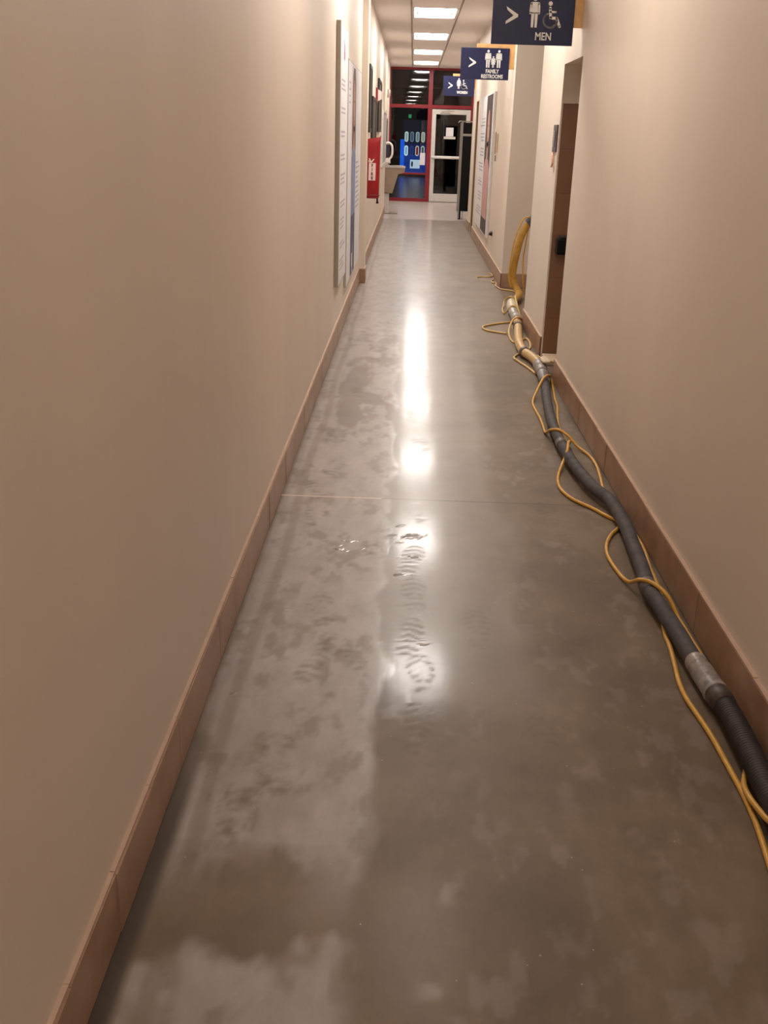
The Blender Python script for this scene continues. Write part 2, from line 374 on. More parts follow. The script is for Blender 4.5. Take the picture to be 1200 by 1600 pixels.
# ---- ceiling lamps
def make_lamp():
    t = thing('ceiling_lamp', '', 'ceiling light', (0.2235, 0, ZC))
    L = LL/2; m = MB()
    o = [(GX0+0.012, -L), (GX1-0.012, -L), (GX1-0.012, L), (GX0+0.012, L)]
    def rr(x0, x1, y0, y1, r, z, n=6):
        P = []
        for cx, cy, a in ((x1-r, y1-r, 0), (x0+r, y1-r, 90), (x0+r, y0+r, 180), (x1-r, y0+r, 270)):
            for k in range(n+1): P.append((cx+r*math.cos(math.radians(a+90*k/n)), cy+r*math.sin(math.radians(a+90*k/n)), z))
        return P
    m.loft([rr(GX0+0.012, GX1-0.012, -L+0.005, L-0.005, 0.002, 0.0), rr(GX0+0.035, GX1-0.035, -L+0.03, L-0.03, 0.01, 0.002),
            rr(-0.02, 0.467, -L+0.06, L-0.06, 0.03, 0.05)], cap=False, smooth=False)
    m.box(GX0, GX1, -L, L, 0.052, 0.06)
    m.build('lamp_housing', M_WHITEMETAL, None)
    h = bpy.data.objects['lamp_housing']; h.data.transform(Matrix.Translation((-0.2235, 0, 0))); h.parent = t
    l = MB(); R = []
    for k, (s, z) in enumerate(((1.0, 0.045), (0.97, 0.034), (0.85, 0.020), (0.6, 0.010), (0.3, 0.006))):
        cx = 0.2235; wx_, wy_ = 0.235*s, (L-0.065)*s
        R.append([(cx+wx_*math.copysign(abs(math.cos(a))**0.75, math.cos(a)), wy_*math.copysign(abs(math.sin(a))**0.7, math.sin(a)), z) for a in [2*math.pi*j/40 for j in range(40)]])
    l.loft(R, cap=True); le = l.build('lamp_lens', M_LENS, None); le.data.transform(Matrix.Translation((-0.2235, 0, 0))); le.parent = t
    return t, [h, le]
lt, parts = make_lamp()
LABEL = ['added unseen fill panel far behind the viewpoint', 'added dimmed fill panel well behind the viewpoint', 'added weak fill panel straight above the viewpoint, out of view', 'added weak fill panel above the near corridor, between the viewpoint and the men sign', 'bright ceiling light above and before the men sign, out over the near floor', 'bright ceiling light next nearest, above the family restrooms sign',
         'nearest ceiling light in view, largest lit panel at top of photo', 'second lit ceiling panel below the nearest one in view',
         'third lit ceiling panel from the front, second from the end window', 'farthest lit ceiling panel, right before the red framed end window']
for k, ly in enumerate(LAMPS):
    if k == 0: t = lt
    else:
        t = lt.copy(); COL.objects.link(t)
        for p in parts:
            q_ = p.copy(); COL.objects.link(q_); q_.parent = t
    if ly in WEAK_FILL:
        lz = [c for c in t.children if c.name.startswith('lamp_lens')][0]; lz.data = lz.data.copy(); lz.data.materials[0] = emit_mat('weak_lamp_lens_%d' % int(ly*100), (255, 243, 234), LAMP_POWER*WEAK_FILL[ly])
    t.location = (0.2235, ly, ZC); t['label'] = LABEL[k]; t['group'] = 'ceiling lights along the corridor'

# ------------------------------------------------------------------ end window wall and door
m = MB()
for a in [(-0.60, 1.46, 3.00, ZC), (-0.60, 1.46, 2.155, 2.235), (-0.60, 0.325, 0.635, 0.675), (-0.60, 0.325, 0.0, 0.075)]: m.box(a[0], a[1], YE-0.03, YE+0.07, a[2], a[3])
for a in [(-0.60, -0.57), (0.325, 0.425), (1.365, 1.46)]: m.box(a[0], a[1], YE-0.035, YE+0.07, 0, ZC-0.001)
structure(m.build('window_1', M_RED, bevel=0.004))
def pane(x0, x1, z0, z1, rz=0, rx=0):
    cx, cz = (x0+x1)/2, (z0+z1)/2; m = MB()
    P = [(x0-cx, 0, z0-cz), (x1-cx, 0, z0-cz), (x1-cx, 0, z1-cz), (x0-cx, 0, z1-cz)]
    m.bm.faces.new([m.bm.verts.new(p) for p in P])
    o = m.build('window_pane', M_GLASS, None); o.location = (cx, YE+0.03, cz); o.rotation_euler = (rx, 0, rz); return o
win = bpy.data.objects['window_1']
for a in ((-0.57, 0.325, 2.235, 3.0), (0.425, 1.365, 2.235, 3.0), (-0.57, 0.325, 0.675, 2.155), (-0.57, 0.325, 0.075, 0.635)):
    p = pane(*a, rz=math.radians(0.55), rx=math.radians(-0.35) if a[2] > 2 else 0); p.parent = win
# white framed glass door
D0, D1 = 0.432, 1.360
m = MB(); ya, yb = YE-0.025, YE+0.025
m.box(D0, D0+0.10, ya, yb, 0.01, 2.14); m.box(D1-0.10, D1, ya, yb, 0.01, 2.14); m.box(D0+0.10, D1-0.10, ya, yb, 2.03, 2.14); m.box(D0+0.10, D1-0.10, ya, yb, 0.01, 0.20)
dr = m.build('door_1', M_WHITEMETAL, bevel=0.004); structure(dr)
p = pane(D0+0.10, D1-0.10, 0.20, 2.03); p.name = 'door_glass'; p.location.y = YE; p.parent = dr
def child(mb, name, mats, par, bevel=0):
    o = mb.build(name, mats, None, bevel=bevel); o.parent = par
    if par.type == 'EMPTY': o.matrix_parent_inverse = Matrix.Translation(-Vector(par.location))
    return o
m = MB(); m.tube([(D0+0.02, ya-0.05, 1.05), (D1-0.03, ya-0.05, 1.05)], 0.034, 16); m.box(D0+0.02, D0+0.07, ya-0.05, ya, 1.02, 1.08); m.box(D1-0.08, D1-0.03, ya-0.05, ya, 1.02, 1.08)
child(m, 'push_bar', M_SIGNW, dr)
m = MB(); m.box(0.63, 0.86, ya-0.06, ya, 2.02, 2.075); m.tube([(0.66, ya-0.05, 2.09), (0.95, ya-0.15, 2.10), (0.80, ya-0.02, 2.12)], 0.008, 8)
child(m, 'door_closer', M_ALU, dr, 0.004)
m = MB(); m.box(0.785, 0.965, YE-0.006, YE-0.003, 1.535, 1.735); no = m.build('notice_paper', M_PAPER); tag(no, 'white paper notice taped to the glass of the end door', 'notice')
m = MB(); m.box(0.735, 1.02, YE-0.012, YE-0.004, 1.475, 1.53)
no = m.build('notice_strip', M_WHITEMETAL); tag(no, 'white strip sticker on the door glass directly under the paper notice', 'sticker')
m = MB(); m.box(0.175, 0.30, YE-0.01, YE-0.004, 0.86, 1.14)
no = m.build('notice_paper', M_PAPER); tag(no, 'white paper on the left window glass before the blue vending machine', 'notice')

# ---- dark room beyond the glass
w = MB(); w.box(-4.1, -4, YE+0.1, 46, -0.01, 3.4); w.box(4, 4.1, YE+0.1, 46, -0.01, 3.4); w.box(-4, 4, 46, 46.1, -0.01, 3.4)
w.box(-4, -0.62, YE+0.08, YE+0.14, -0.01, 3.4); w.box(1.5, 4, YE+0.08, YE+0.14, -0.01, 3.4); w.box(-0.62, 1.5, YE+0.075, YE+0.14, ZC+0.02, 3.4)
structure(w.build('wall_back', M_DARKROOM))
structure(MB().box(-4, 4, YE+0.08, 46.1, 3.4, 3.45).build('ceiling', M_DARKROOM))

def facing(o3):
    """sign plane looking back down the corridor: u right, v up, w towards the viewer"""
    ox, oy, oz = o3; return lambda u, v, w: (ox+u, oy-w, oz+v)
def oval(cx, cy, hw, hh, n=8):
    P = []; r = hw
    for sx, a in ((1, 0), (-1, 180)):
        for k in range(n+1):
            t = math.radians(a+180*k/n); P.append((cx+r*math.cos(t), cy+(hh-r)*sx+r*math.sin(t)))
    return P
VY = 41.6
t = thing('vending_machine', 'lit blue drink vending machine standing in the dark room beyond the glass', 'vending machine', (0.05, VY+0.4, 0))
M_VBLUE = emit_mat('backlit_blue_panel', (12, 84, 200), 0.40); M_VDEEP = emit_mat('backlit_deep_blue_front', (10, 34, 96), 0.16)
child(MB().box(-0.52, 0.62, VY, VY+0.8, 0.0, 2.12), 'cabinet', mat('dark_blue_cabinet', (14, 22, 48), 0.4), t, 0.02)
child(MB().box(-0.50, -0.34, VY-0.02, VY, 0.12, 1.36), 'side_panel', M_VBLUE, t)
child(MB().box(-0.34, 0.60, VY-0.015, VY, 0.12, 0.80), 'lower_front', emit_mat('backlit_mid_blue_panel', (10, 56, 140), 0.26), t)
child(MB().box(-0.34, 0.60, VY-0.015, VY, 0.80, 1.22), 'front_panel', M_VDEEP, t)
child(MB().box(-0.40, 0.60, VY-0.015, VY, 1.22, 2.08), 'top_picture', emit_mat('dim_picture_panel', (20, 24, 44), 0.2), t)
cols = [(190, 214, 210), (96, 120, 140), (150, 170, 168), (180, 186, 176)]; cols2 = [(210, 236, 240), (40, 62, 120), (190, 180, 180), (170, 190, 190)]
ins = [(150, 180, 178), (60, 90, 110), (110, 140, 140), (150, 160, 150), (130, 190, 220), (18, 40, 110), (120, 20, 24), (60, 80, 90)]
f = facing((0, VY-0.015, 0))
for r_, (zc, cc) in enumerate(((1.46, cols), (0.95, cols2))):
    for k in range(4):
        x = -0.27+k*0.215
        b = child(MB().prism(oval(x, zc, 0.072, 0.19), f, 0.02), 'button', emit_mat('lit_button_%d_%d' % (r_, k), cc[k], 0.34), t)
        s_ = MB().prism(oval(x, zc, 0.040, 0.15), f, 0.024).build('button_picture', emit_mat('lit_picture_%d_%d' % (r_, k), ins[r_*4+k], 0.25)); s_.parent = b; s_.matrix_parent_inverse = Matrix.Identity(4)
b = child(MB().prism([(-0.10, 0.30), (0.28, 0.30), (0.28, 0.62), (-0.10, 0.62)], f, 0.02), 'label_plate', emit_mat('lit_white_label', (190, 214, 228), 0.3), t)
s_ = MB().prism(ellipse(-0.02, 0.46, 0.035, 0.11), f, 0.024).build('label_print', mat('label_black', (16, 20, 30), 0.5)); s_.parent = b; s_.matrix_parent_inverse = Matrix.Identity(4)
# green glowing sign far back
m = MB(); m.box(-0.24, -0.12, 45.9, 45.99, 2.20, 2.34); tag(m.build('exit_light', emit_mat('green_glow', (70, 200, 130), 0.16)), 'small green glowing light high in the dark room beyond', 'light')

# ------------------------------------------------------------------ hanging restroom signs
def stroke(mb, P, wd, f, d, mi=0):
    for a, b in zip(P, P[1:]):
        a, b = Vector(a), Vector(b); n = (b-a).normalized(); n = Vector((-n.y, n.x))*wd/2
        mb.prism([tuple(a-n), tuple(b-n), tuple(b+n), tuple(a+n)], f, d, mi)
    for p in P: mb.prism(circle(p[0], p[1], wd/2, 12), f, d, mi)
def man(mb, cx, z0, h, f, d):
    s = h; mb.prism(circle(cx, z0+0.925*s, 0.075*s, 20), f, d)
    mb.prism([(cx-0.12*s, z0+0.82*s), (cx+0.12*s, z0+0.82*s), (cx+0.12*s, z0+0.45*s), (cx-0.12*s, z0+0.45*s)], f, d)
    for sg in (-1, 1):
        stroke(mb, [(cx+sg*0.135*s, z0+0.775*s), (cx+sg*0.155*s, z0+0.46*s)], 0.075*s, f, d)
        mb.prism([(cx+sg*0.01*s, z0+0.48*s), (cx+sg*0.115*s, z0+0.48*s), (cx+sg*0.105*s, z0), (cx+sg*0.025*s, z0)], f, d)
def woman(mb, cx, z0, h, f, d):
    s = h; mb.prism(circle(cx, z0+0.925*s, 0.075*s, 20), f, d)
    mb.prism([(cx-0.10*s, z0+0.83*s), (cx+0.10*s, z0+0.83*s), (cx+0.11*s, z0+0.6*s), (cx+0.20*s, z0+0.28*s), (cx-0.20*s, z0+0.28*s), (cx-0.11*s, z0+0.6*s)], f, d)
    for sg in (-1, 1):
        stroke(mb, [(cx+sg*0.125*s, z0+0.79*s), (cx+sg*0.205*s, z0+0.48*s)], 0.06*s, f, d)
        mb.prism([(cx+sg*0.015*s, z0+0.3*s), (cx+sg*0.085*s, z0+0.3*s), (cx+sg*0.08*s, z0), (cx+sg*0.02*s, z0)], f, d)
def wheelchair(mb, cx, z0, h, f, d):
    s = h; mb.prism(circle(cx-0.10*s, z0+0.91*s, 0.085*s, 20), f, d)
    stroke(mb, [(cx-0.10*s, z0+0.74*s), (cx-0.06*s, z0+0.38*s), (cx+0.20*s, z0+0.36*s), (cx+0.34*s, z0+0.06*s)], 0.11*s, f, d)
    stroke(mb, [(cx-0.08*s, z0+0.60*s), (cx+0.14*s, z0+0.60*s)], 0.075*s, f, d)
    stroke(mb, [(cx-0.06*s+0.29*s*math.cos(math.radians(a)), z0+0.28*s+0.27*s*math.sin(math.radians(a))) for a in range(118, 366, 12)], 0.06*s, f, d)
def chevron(mb, x0, z0, w_, h, f, d):
    mb.prism([(x0, z0+h), (x0+0.10*w_, z0+h*0.80), (x0+0.62*w_, z0+h*0.5), (x0+0.0*w_, z0+h*0.17), (x0, z0), (x0+w_, z0+h*0.42), (x0+w_, z0+h*0.56)], f, d)
def text_mesh(name, body, size, x, y, z, m_, par, sx=0.8, rot=0, depth=0.001, bold=0.0, align='CENTER', facing_x=False):
    cu = bpy.data.curves.new(name, 'FONT'); cu.body = body; cu.size = size; cu.align_x = align; cu.extrude = depth; cu.offset = bold; cu.resolution_u = 3
    tmp = bpy.data.objects.new('tmp', cu); COL.objects.link(tmp); dg = bpy.context.evaluated_depsgraph_get(); dg.update()
    me = bpy.data.meshes.new_from_object(tmp.evaluated_get(dg)); bpy.data.objects.remove(tmp); bpy.data.curves.remove(cu)
    me.transform(Matrix.Translation((x, y, z)) @ Matrix.Rotation(math.pi/2, 4, 'X') @ Matrix.Scale(sx, 4, (1, 0, 0)))
    me.materials.clear(); me.materials.append(m_); o = bpy.data.objects.new(name, me); COL.objects.link(o); o.parent = par
    if par.type == 'EMPTY': o.matrix_parent_inverse = Matrix.Translation(-Vector(par.location))
    return o
def hang_sign(y, x0, z0, label, kind, w_=0.508, h=0.305):
    t = thing('restroom_sign', label, 'sign', (XR-0.01, y, z0), 'restroom signs over the entries on the right')
    child(MB().box(x0, x0+w_, y, y+0.008, z0, z0+h), 'sign_panel', M_NAVY, t, 0.001)
    br = MB(); br.box(XR-0.055, XR, y+0.008, y+0.028, z0+0.105, z0+h+0.04); br.box(XR-0.40, XR-0.055, y+0.008, y+0.028, z0+h+0.002, z0+h+0.04)
    br.box(XR-0.10, XR-0.055, y+0.008, y+0.02, z0+0.16, z0+h+0.002)
    child(br, 'bracket', M_WOOD, t, 0.001)
    f = facing((x0, y, z0)); d = 0.003
    a = MB(); chevron(a, 0.085, 0.115, 0.075, 0.10, f, d); child(a, 'arrow', M_SIGNW, t)
    p = MB()
    if kind == 'men':
        man(p, 0.262, 0.100, 0.175, f, d); child(p, 'pictogram', M_SIGNW, t)
        p = MB(); wheelchair(p, 0.372, 0.100, 0.150, f, d); child(p, 'pictogram', M_SIGNW, t)
        text_mesh('lettering', 'MEN', 0.062, x0+0.325, y-0.0012, z0+0.030, M_SIGNW, t, sx=0.82, bold=0.0012)
    elif kind == 'family':
        man(p, 0.285, 0.118, 0.170, f, d); child(p, 'pictogram', M_SIGNW, t)
        p = MB(); woman(p, 0.340, 0.118, 0.110, f, d); child(p, 'pictogram', M_SIGNW, t)
        p = MB(); man(p, 0.398, 0.118, 0.170, f, d); child(p, 'pictogram', M_SIGNW, t)
        text_mesh('lettering', 'FAMILY', 0.052, x0+0.335, y-0.0012, z0+0.066, M_SIGNW, t, sx=0.82, bold=0.0016)
        text_mesh('lettering', 'RESTROOMS', 0.052, x0+0.335, y-0.0012, z0+0.016, M_SIGNW, t, sx=0.78, bold=0.0016)
    else:
        woman(p, 0.262, 0.115, 0.165, f, d); child(p, 'pictogram', M_SIGNW, t)
        p = MB(); wheelchair(p, 0.355, 0.112, 0.145, f, d); child(p, 'pictogram', M_SIGNW, t)
        text_mesh('lettering', 'WOMEN', 0.058, x0+0.325, y-0.0012, z0+0.040, M_SIGNW, t, sx=0.8, bold=0.003)
    return t
hang_sign(6.95, 0.465, 2.114, 'large dark navy MEN sign on a wood bracket, nearest and topmost', 'men', w_=0.510, h=0.33)
hang_sign(11.50, 0.467, 2.125, 'blue FAMILY RESTROOMS sign on a wood bracket, middle of three', 'family')
hang_sign(18.40, 0.472, 2.19, 'small blue WOMEN sign, farthest of three hanging signs', 'women', w_=0.53, h=0.31)

# ------------------------------------------------------------------ posters and frames on the walls
def rect(m, y0, y1, z0, z1, xa, xb, mi): m.box(min(xa, xb), max(xa, xb), y0, y1, z0, z1, mi)
def lines(m, xs_, side, rows, y0, y1, mi, hgt=0.012, fill=0.9):
    for z in rows:
        y = y0; end = y0+(y1-y0)*random.uniform(0.55, fill)
        while y < end:
            l = random.uniform(0.03, 0.10); rect(m, y, min(y+l, end), z-hgt/2, z+hgt/2, xs_, xs_+side*0.001, mi); y += l+0.02
def onx(xp, side):   # drawing plane on a side wall: u = Y, v = Z
    return lambda u, v, w: (xp+side*w, u, v)
M_LOGO = mat('red_logo_ink', (172, 60, 78), 0.5); M_SKIN = mat('printed_skin', (190, 144, 124), 0.5); M_HAIR = mat('printed_hair', (92, 52, 40), 0.5)
M_SHIRT = mat('printed_blue_shirt', (128, 144, 178), 0.5, var=0.2, nscale=8); M_JEANS = mat('printed_dark_blue', (72, 78, 110), 0.5); M_PINK = mat('printed_pink', (196, 150, 146), 0.5)
M_PURP = mat('printed_dark_purple', (46, 32, 38), 0.5); M_PHOTO = mat('printed_pale_photo', (206, 200, 208), 0.5); M_BOARDEDGE = mat('board_grey_edge', (168, 158, 146), 0.5)
# first white board
t = thing('wall_poster', 'tall white text board with a red logo, nearest on the left wall', 'poster', (XL, 8.0, 0.48))
child(MB().box(XL+0.001, XL+0.032, 7.62, 8.45, 0.47, 2.29), 'board', M_BOARDEDGE, t, 0.002)
m = MB(); xf = XL+0.032; rect(m, 7.63, 8.44, 0.48, 2.28, xf, xf+0.002, 0)
xt = xf+0.002; f = onx(xt, 1)
m.prism(ellipse(8.02, 2.10, 0.06, 0.045), f, 0.001, 1); m.prism([(7.97, 2.14), (8.07, 2.14), (8.02, 2.22)], f, 0.001, 1)
z = 1.92
while z > 0.58:
    k = random.choice((2, 3)); lines(m, xt, 1, [z-0.03*j for j in range(k)], 7.74, 8.34, 2, 0.013); z -= 0.03*k+random.uniform(0.06, 0.12)
child(m, 'print', [M_PAPER, M_LOGO, M_GREYINK], t)
# second board with a printed figure
t = thing('wall_poster', 'tall poster with a standing figure in blue, beside the wall step on the left', 'poster', (XL, 9.7, 0.3))
child(MB().box(XL+0.001, XL+0.022, 8.74, 10.82, 0.31, 2.12), 'board', M_BOARDEDGE, t, 0.002)
m = MB(); xf = XL+0.022; rect(m, 8.75, 10.81, 0.32, 2.11, xf, xf+0.002, 0); xt = xf+0.002; f = onx(xt, 1)
rect(m, 9.22, 9.90, 0.325, 2.10, xt, xt+0.0005, 1); f = onx(xt+0.0005, 1)
m.prism([(9.34, 2.02), (9.45, 2.09), (9.68, 2.09), (9.80, 1.98), (9.84, 1.45), (9.74, 1.30), (9.38, 1.30), (9.30, 1.50)], f, 0.0006, 3)   # hair
m.prism(ellipse(9.57, 1.78, 0.14, 0.22), f, 0.0012, 2); m.prism([(9.50, 1.62), (9.64, 1.62), (9.68, 1.42), (9.46, 1.42)], f, 0.0012, 2)
for yy in (9.515, 9.625): m.prism(ellipse(yy, 1.82, 0.02, 0.012), f, 0.0018, 3)
m.prism(ellipse(9.57, 1.66, 0.035, 0.010), f, 0.0018, 6)
m.prism([(9.26, 1.36), (9.45, 1.46), (9.69, 1.46), (9.88, 1.36), (9.88, 0.86), (9.26, 0.86)], f, 0.0010, 4)
m.prism([(9.40, 0.86), (9.88, 0.86), (9.89, 0.335), (9.66, 0.335), (9.60, 0.70), (9.50, 0.335), (9.28, 0.335), (9.26, 0.86)], f, 0.0010, 5)
m.prism([(9.44, 0.52), (9.56, 0.52), (9.60, 0.40), (9.46, 0.40)], f, 0.0014, 0)
lines(m, xt, 1, [1.30-0.045*j for j in range(10)], 9.98, 10.7, 7, 0.016)
lines(m, xt, 1, [1.95-0.05*j for j in range(4)], 8.80, 9.15, 7, 0.014)
child(m, 'print', [M_PAPER, M_PHOTO, M_SKIN, M_HAIR, M_SHIRT, M_JEANS, M_LOGO, M_GREYINK], t)
# poster on the right wall
t = thing('wall_poster', 'tall white poster with a dark haired figure in pink on the right wall', 'poster', (XR, 15, 0.3))
child(MB().box(XR-0.03, XR-0.001, 13.62, 16.30, 0.31, 2.10), 'board', M_WHITEMETAL, t, 0.003)
m = MB(); xf = XR-0.03; rect(m, 13.64, 16.28, 0.32, 2.09, xf-0.002, xf, 0); xt = xf-0.002
rect(m, 13.78, 14.85, 0.33, 2.08, xt-0.0005, xt, 1); f = onx(xt-0.0005, -1)
m.prism([(13.82, 1.95), (14.0, 2.07), (14.6, 2.07), (14.82, 1.9), (14.82, 1.15), (14.6, 1.02), (13.95, 1.02), (13.82, 1.2)], f, 0.0006, 3)
m.prism(ellipse(14.33, 1.66, 0.20, 0.24), f, 0.0012, 2); m.prism([(14.22, 1.5), (14.44, 1.5), (14.48, 1.22), (14.18, 1.22)], f, 0.0012, 2)
for yy in (14.25, 14.41): m.prism(ellipse(yy, 1.70, 0.03, 0.012), f, 0.0018, 3)
m.prism(ellipse(14.33, 1.54, 0.05, 0.012), f, 0.0018, 4)
m.prism([(13.80, 1.16), (14.1, 1.28), (14.56, 1.28), (14.84, 1.14), (14.80, 0.50), (13.86, 0.50)], f, 0.0014, 5)
for k in range(4): m.prism(ellipse(14.30+0.05*k, 0.80-0.055*k, 0.16, 0.028), f, 0.0020, 2)
m.prism([(13.84, 0.52), (14.84, 0.52), (14.84, 0.335), (13.84, 0.335)], f, 0.0016, 6)
for blk in range(7): lines(m, xt-0.001, -1, [1.80-0.20*blk-0.045*j for j in range(3)], 15.05, 16.15, 7, 0.018)
child(m, 'print', [M_PAPER, M_PURP, M_SKIN, M_PURP, M_LOGO, M_PINK, M_PURP, M_GREYINK], t)
# framed pictures on the left wall beyond the step
def framed(y0, y1, z0, z1, label, x=XL, dark=True):
    t = thing('picture_frame', label, 'framed picture', (x, (y0+y1)/2, z0))
    fw = 0.045; m = MB(); X1 = x+0.028
    for a in ((y0, y0+fw, z0, z1), (y1-fw, y1, z0, z1), (y0+fw, y1-fw, z0, z0+fw), (y0+fw, y1-fw, z1-fw, z1)): m.box(x+0.001, X1, *a)
    child(m, 'frame', M_DARK if dark else M_WHITEMETAL, t, 0.003)
    child(MB().box(x+0.001, x+0.018, y0+fw, y1-fw, z0+fw, z1-fw), 'picture', M_DARKPIC if dark else mat('pale_grey_print', (176, 170, 172), 0.5, var=0.1, nscale=4), t)
framed(12.86, 13.50, 1.57, 2.33, 'dark framed picture above and just before the red cover')
framed(13.86, 15.22, 1.20, 2.01, 'dark framed picture whose lower part hides behind the red cover')
framed(16.10, 17.45, 1.58, 2.33, 'dark framed picture beside the small red and white wall alarm')
framed(18.65, 20.90, 1.00, 1.95, 'pale grey framed notice board before the drinking fountain', dark=False)
framed(22.3, 23.3, 0.98, 1.86, 'narrow dark panel on the wall above the drinking fountain', x=-0.60)
# fire alarm
t = thing('fire_alarm', 'red and white wall alarm with strobe between two dark frames', 'alarm', (XL, 15.7, 2.0))
child(MB().box(XL+0.001, XL+0.03, 15.40, 15.54, 1.97, 2.17), 'back_box', M_RED, t, 0.004)
m = MB(); m.loft([[(XL+0.03, 15.42, 1.99), (XL+0.03, 15.52, 1.99), (XL+0.03, 15.52, 2.15), (XL+0.03, 15.42, 2.15)], [(XL+0.085, 15.435, 2.02), (XL+0.085, 15.505, 2.02), (XL+0.085, 15.505, 2.12), (XL+0.085, 15.435, 2.12)]], smooth=False)
child(m, 'strobe_lens', mat('pale_lens', (226, 206, 198), 0.3), t, 0.004)
m = MB(); m.loft([[(-0.599, 23.6+0.09*math.cos(a), 2.38+0.09*math.sin(a)) for a in [2*math.pi*k/16 for k in range(16)]], [(-0.54, 23.6+0.06*math.cos(a), 2.38+0.07*math.sin(a)) for a in [2*math.pi*k/16 for k in range(16)]]])
tag(m.build('wall_light', mat('white_plastic', (236, 230, 224), 0.4)), 'small white rounded unit high on the left wall near the end window', 'wall unit')
# red extinguisher cover
ex, ey = -0.468, 12.40
t = thing('extinguisher_cover', 'bright red vinyl extinguisher cover with white FIRE label on the left wall', 'fire extinguisher cover', (ex, ey, 0.84))
def rrect(cx, cy, hx, hy, z, p=4, n=28, tilt=0):
    P = []
    for k in range(n):
        a = 2*math.pi*k/n; c_, s_ = math.cos(a), math.sin(a)
        x = hx*math.copysign(abs(c_)**(2/p), c_); P.append((cx+x, cy+hy*math.copysign(abs(s_)**(2/p), s_), z+tilt*x))
    return P
M_VINYL = mat('red_vinyl', (150, 16, 22), 0.38, var=0.08, nscale=6, bump=0.05)
m = MB(); m.loft([rrect(ex, ey, 0.078, 0.06, 0.842, 5), rrect(ex, ey, 0.083, 0.068, 0.86, 5), rrect(ex, ey, 0.086, 0.072, 1.15, 5), rrect(ex+0.001, ey, 0.088, 0.072, 1.45, 5, tilt=0.1), rrect(ex+0.001, ey, 0.089, 0.070, 1.505, 6, tilt=0.18), rrect(ex, ey, 0.086, 0.066, 1.512, 6, tilt=0.18)])
child(m, 'cover', M_VINYL, t)
child(MB().loft([rrect(ex, ey, 0.0845, 0.0700, 0.868, 5), rrect(ex, ey, 0.0875, 0.0730, 0.872, 5), rrect(ex, ey, 0.0875, 0.0730, 0.880, 5), rrect(ex, ey, 0.0845, 0.0700, 0.884, 5)], cap=False), 'hem', mat('dark_red_hem', (112, 10, 16), 0.45), t)
child(MB().prism([(-0.386, 1.48), (-0.378, 1.48), (-0.376, 1.545), (-0.386, 1.53)], lambda u, v, w: (u, ey-0.05+w, v), 0.03), 'corner_flap', M_VINYL, t)
f = facing((0, ey-0.0735, 0))
lb = child(MB().prism([(-0.512, 1.045), (-0.430, 1.045), (-0.428, 1.238), (-0.510, 1.238)], f, 0.002), 'label', mat('pale_pink_label', (232, 206, 202), 0.5), t)
m = MB()
m.prism([(-0.514, 1.290), (-0.496, 1.288), (-0.482, 1.256), (-0.458, 1.286), (-0.444, 1.280), (-0.474, 1.242), (-0.492, 1.240)], f, 0.002)
m.prism([(-0.516, 1.268), (-0.506, 1.266), (-0.498, 1.242), (-0.510, 1.242)], f, 0.002)
child(m, 'label_flame', MATS['pale_pink_label'], t)
for k, ch in enumerate('FIRE'):
    text_mesh('lettering', ch, 0.044, -0.470, ey-0.0770, 1.196-0.046*k, mat('dark_red_ink', (120, 24, 38), 0.5), t, sx=0.9, bold=0.002)
child(MB().tube([(-0.405, ey-0.02, 0.845), (-0.402, ey-0.02, 0.80)], 0.010, 10).tube([(-0.402, ey-0.02, 0.805), (-0.402, ey-0.02, 0.785)], 0.016, 10), 'hose_tip', M_BLACK, t)
# drinking fountain
t = thing('drinking_fountain', 'beige wall mounted drinking fountain before the end window on the left', 'drinking fountain', (-0.4, 21.9, 0.40))
M_FOUNT = mat('beige_fountain_body', (152, 132, 114), 0.45)
m = MB(); ya, yb = 21.70, 22.12
prof = [(-0.598, 0.42), (-0.40, 0.40), (-0.335, 0.62), (-0.29, 0.78), (-0.16, 0.82), (-0.15, 0.90), (-0.598, 0.90)]
m.prism(prof, lambda u, v, w: (u, ya+w, v), yb-ya); child(m, 'body', M_FOUNT, t, 0.012)
m = MB(); m.prism([(-0.598, 0.902), (-0.145, 0.902), (-0.140, 0.925), (-0.20, 0.945), (-0.30, 0.948), (-0.598, 0.94)], lambda u, v, w: (u, ya-0.01+w, v), yb-ya+0.02)
child(m, 'basin', mat('steel_basin', (210, 206, 202), 0.22, metal=0.7), t, 0.006)
child(MB().tube([(-0.50, 21.9, 0.94), (-0.50, 21.9, 0.985), (-0.48, 21.9, 1.0), (-0.455, 21.9, 0.99)], 0.011, 10), 'bubbler', M_ALU, t)
child(MB().box(-0.598, -0.47, 21.78, 22.02, 0.0, 0.405), 'pipe_cover', M_WHITEMETAL, t, 0.006)
# white curved dispenser above the fountain
t = thing('dispenser', 'white curved wall dispenser with dark centre above the drinking fountain', 'dispenser', (-0.55, 21.75, 1.0))
P = catmull([(-0.585, 21.72, 1.36), (-0.50, 21.72, 1.385), (-0.435, 21.72, 1.33), (-0.425, 21.72, 1.20), (-0.44, 21.72, 1.12), (-0.48, 21.72, 1.08)], 6)
child(MB().tube(P, 0.022, 12), 'curved_front', MATS['white_plastic'], t)
child(MB().box(-0.60, -0.475, 21.70, 21.80, 1.10, 1.35), 'reservoir', mat('dark_blue_plastic', (38, 36, 60), 0.35), t, 0.006)
child(MB().box(-0.57, -0.46, 21.69, 21.80, 1.00, 1.085), 'tray', MATS['white_plastic'], t, 0.008)
# dark line on the floor at the wall step, left
m = MB(); m.box(-0.56, -0.28, 21.60, 21.68, 0.0, 0.012); tag(m.build('dark_floor_line', mat('dark_strip', (96, 82, 74), 0.5)), 'short dark line on the floor below the drinking fountain', 'floor strip')

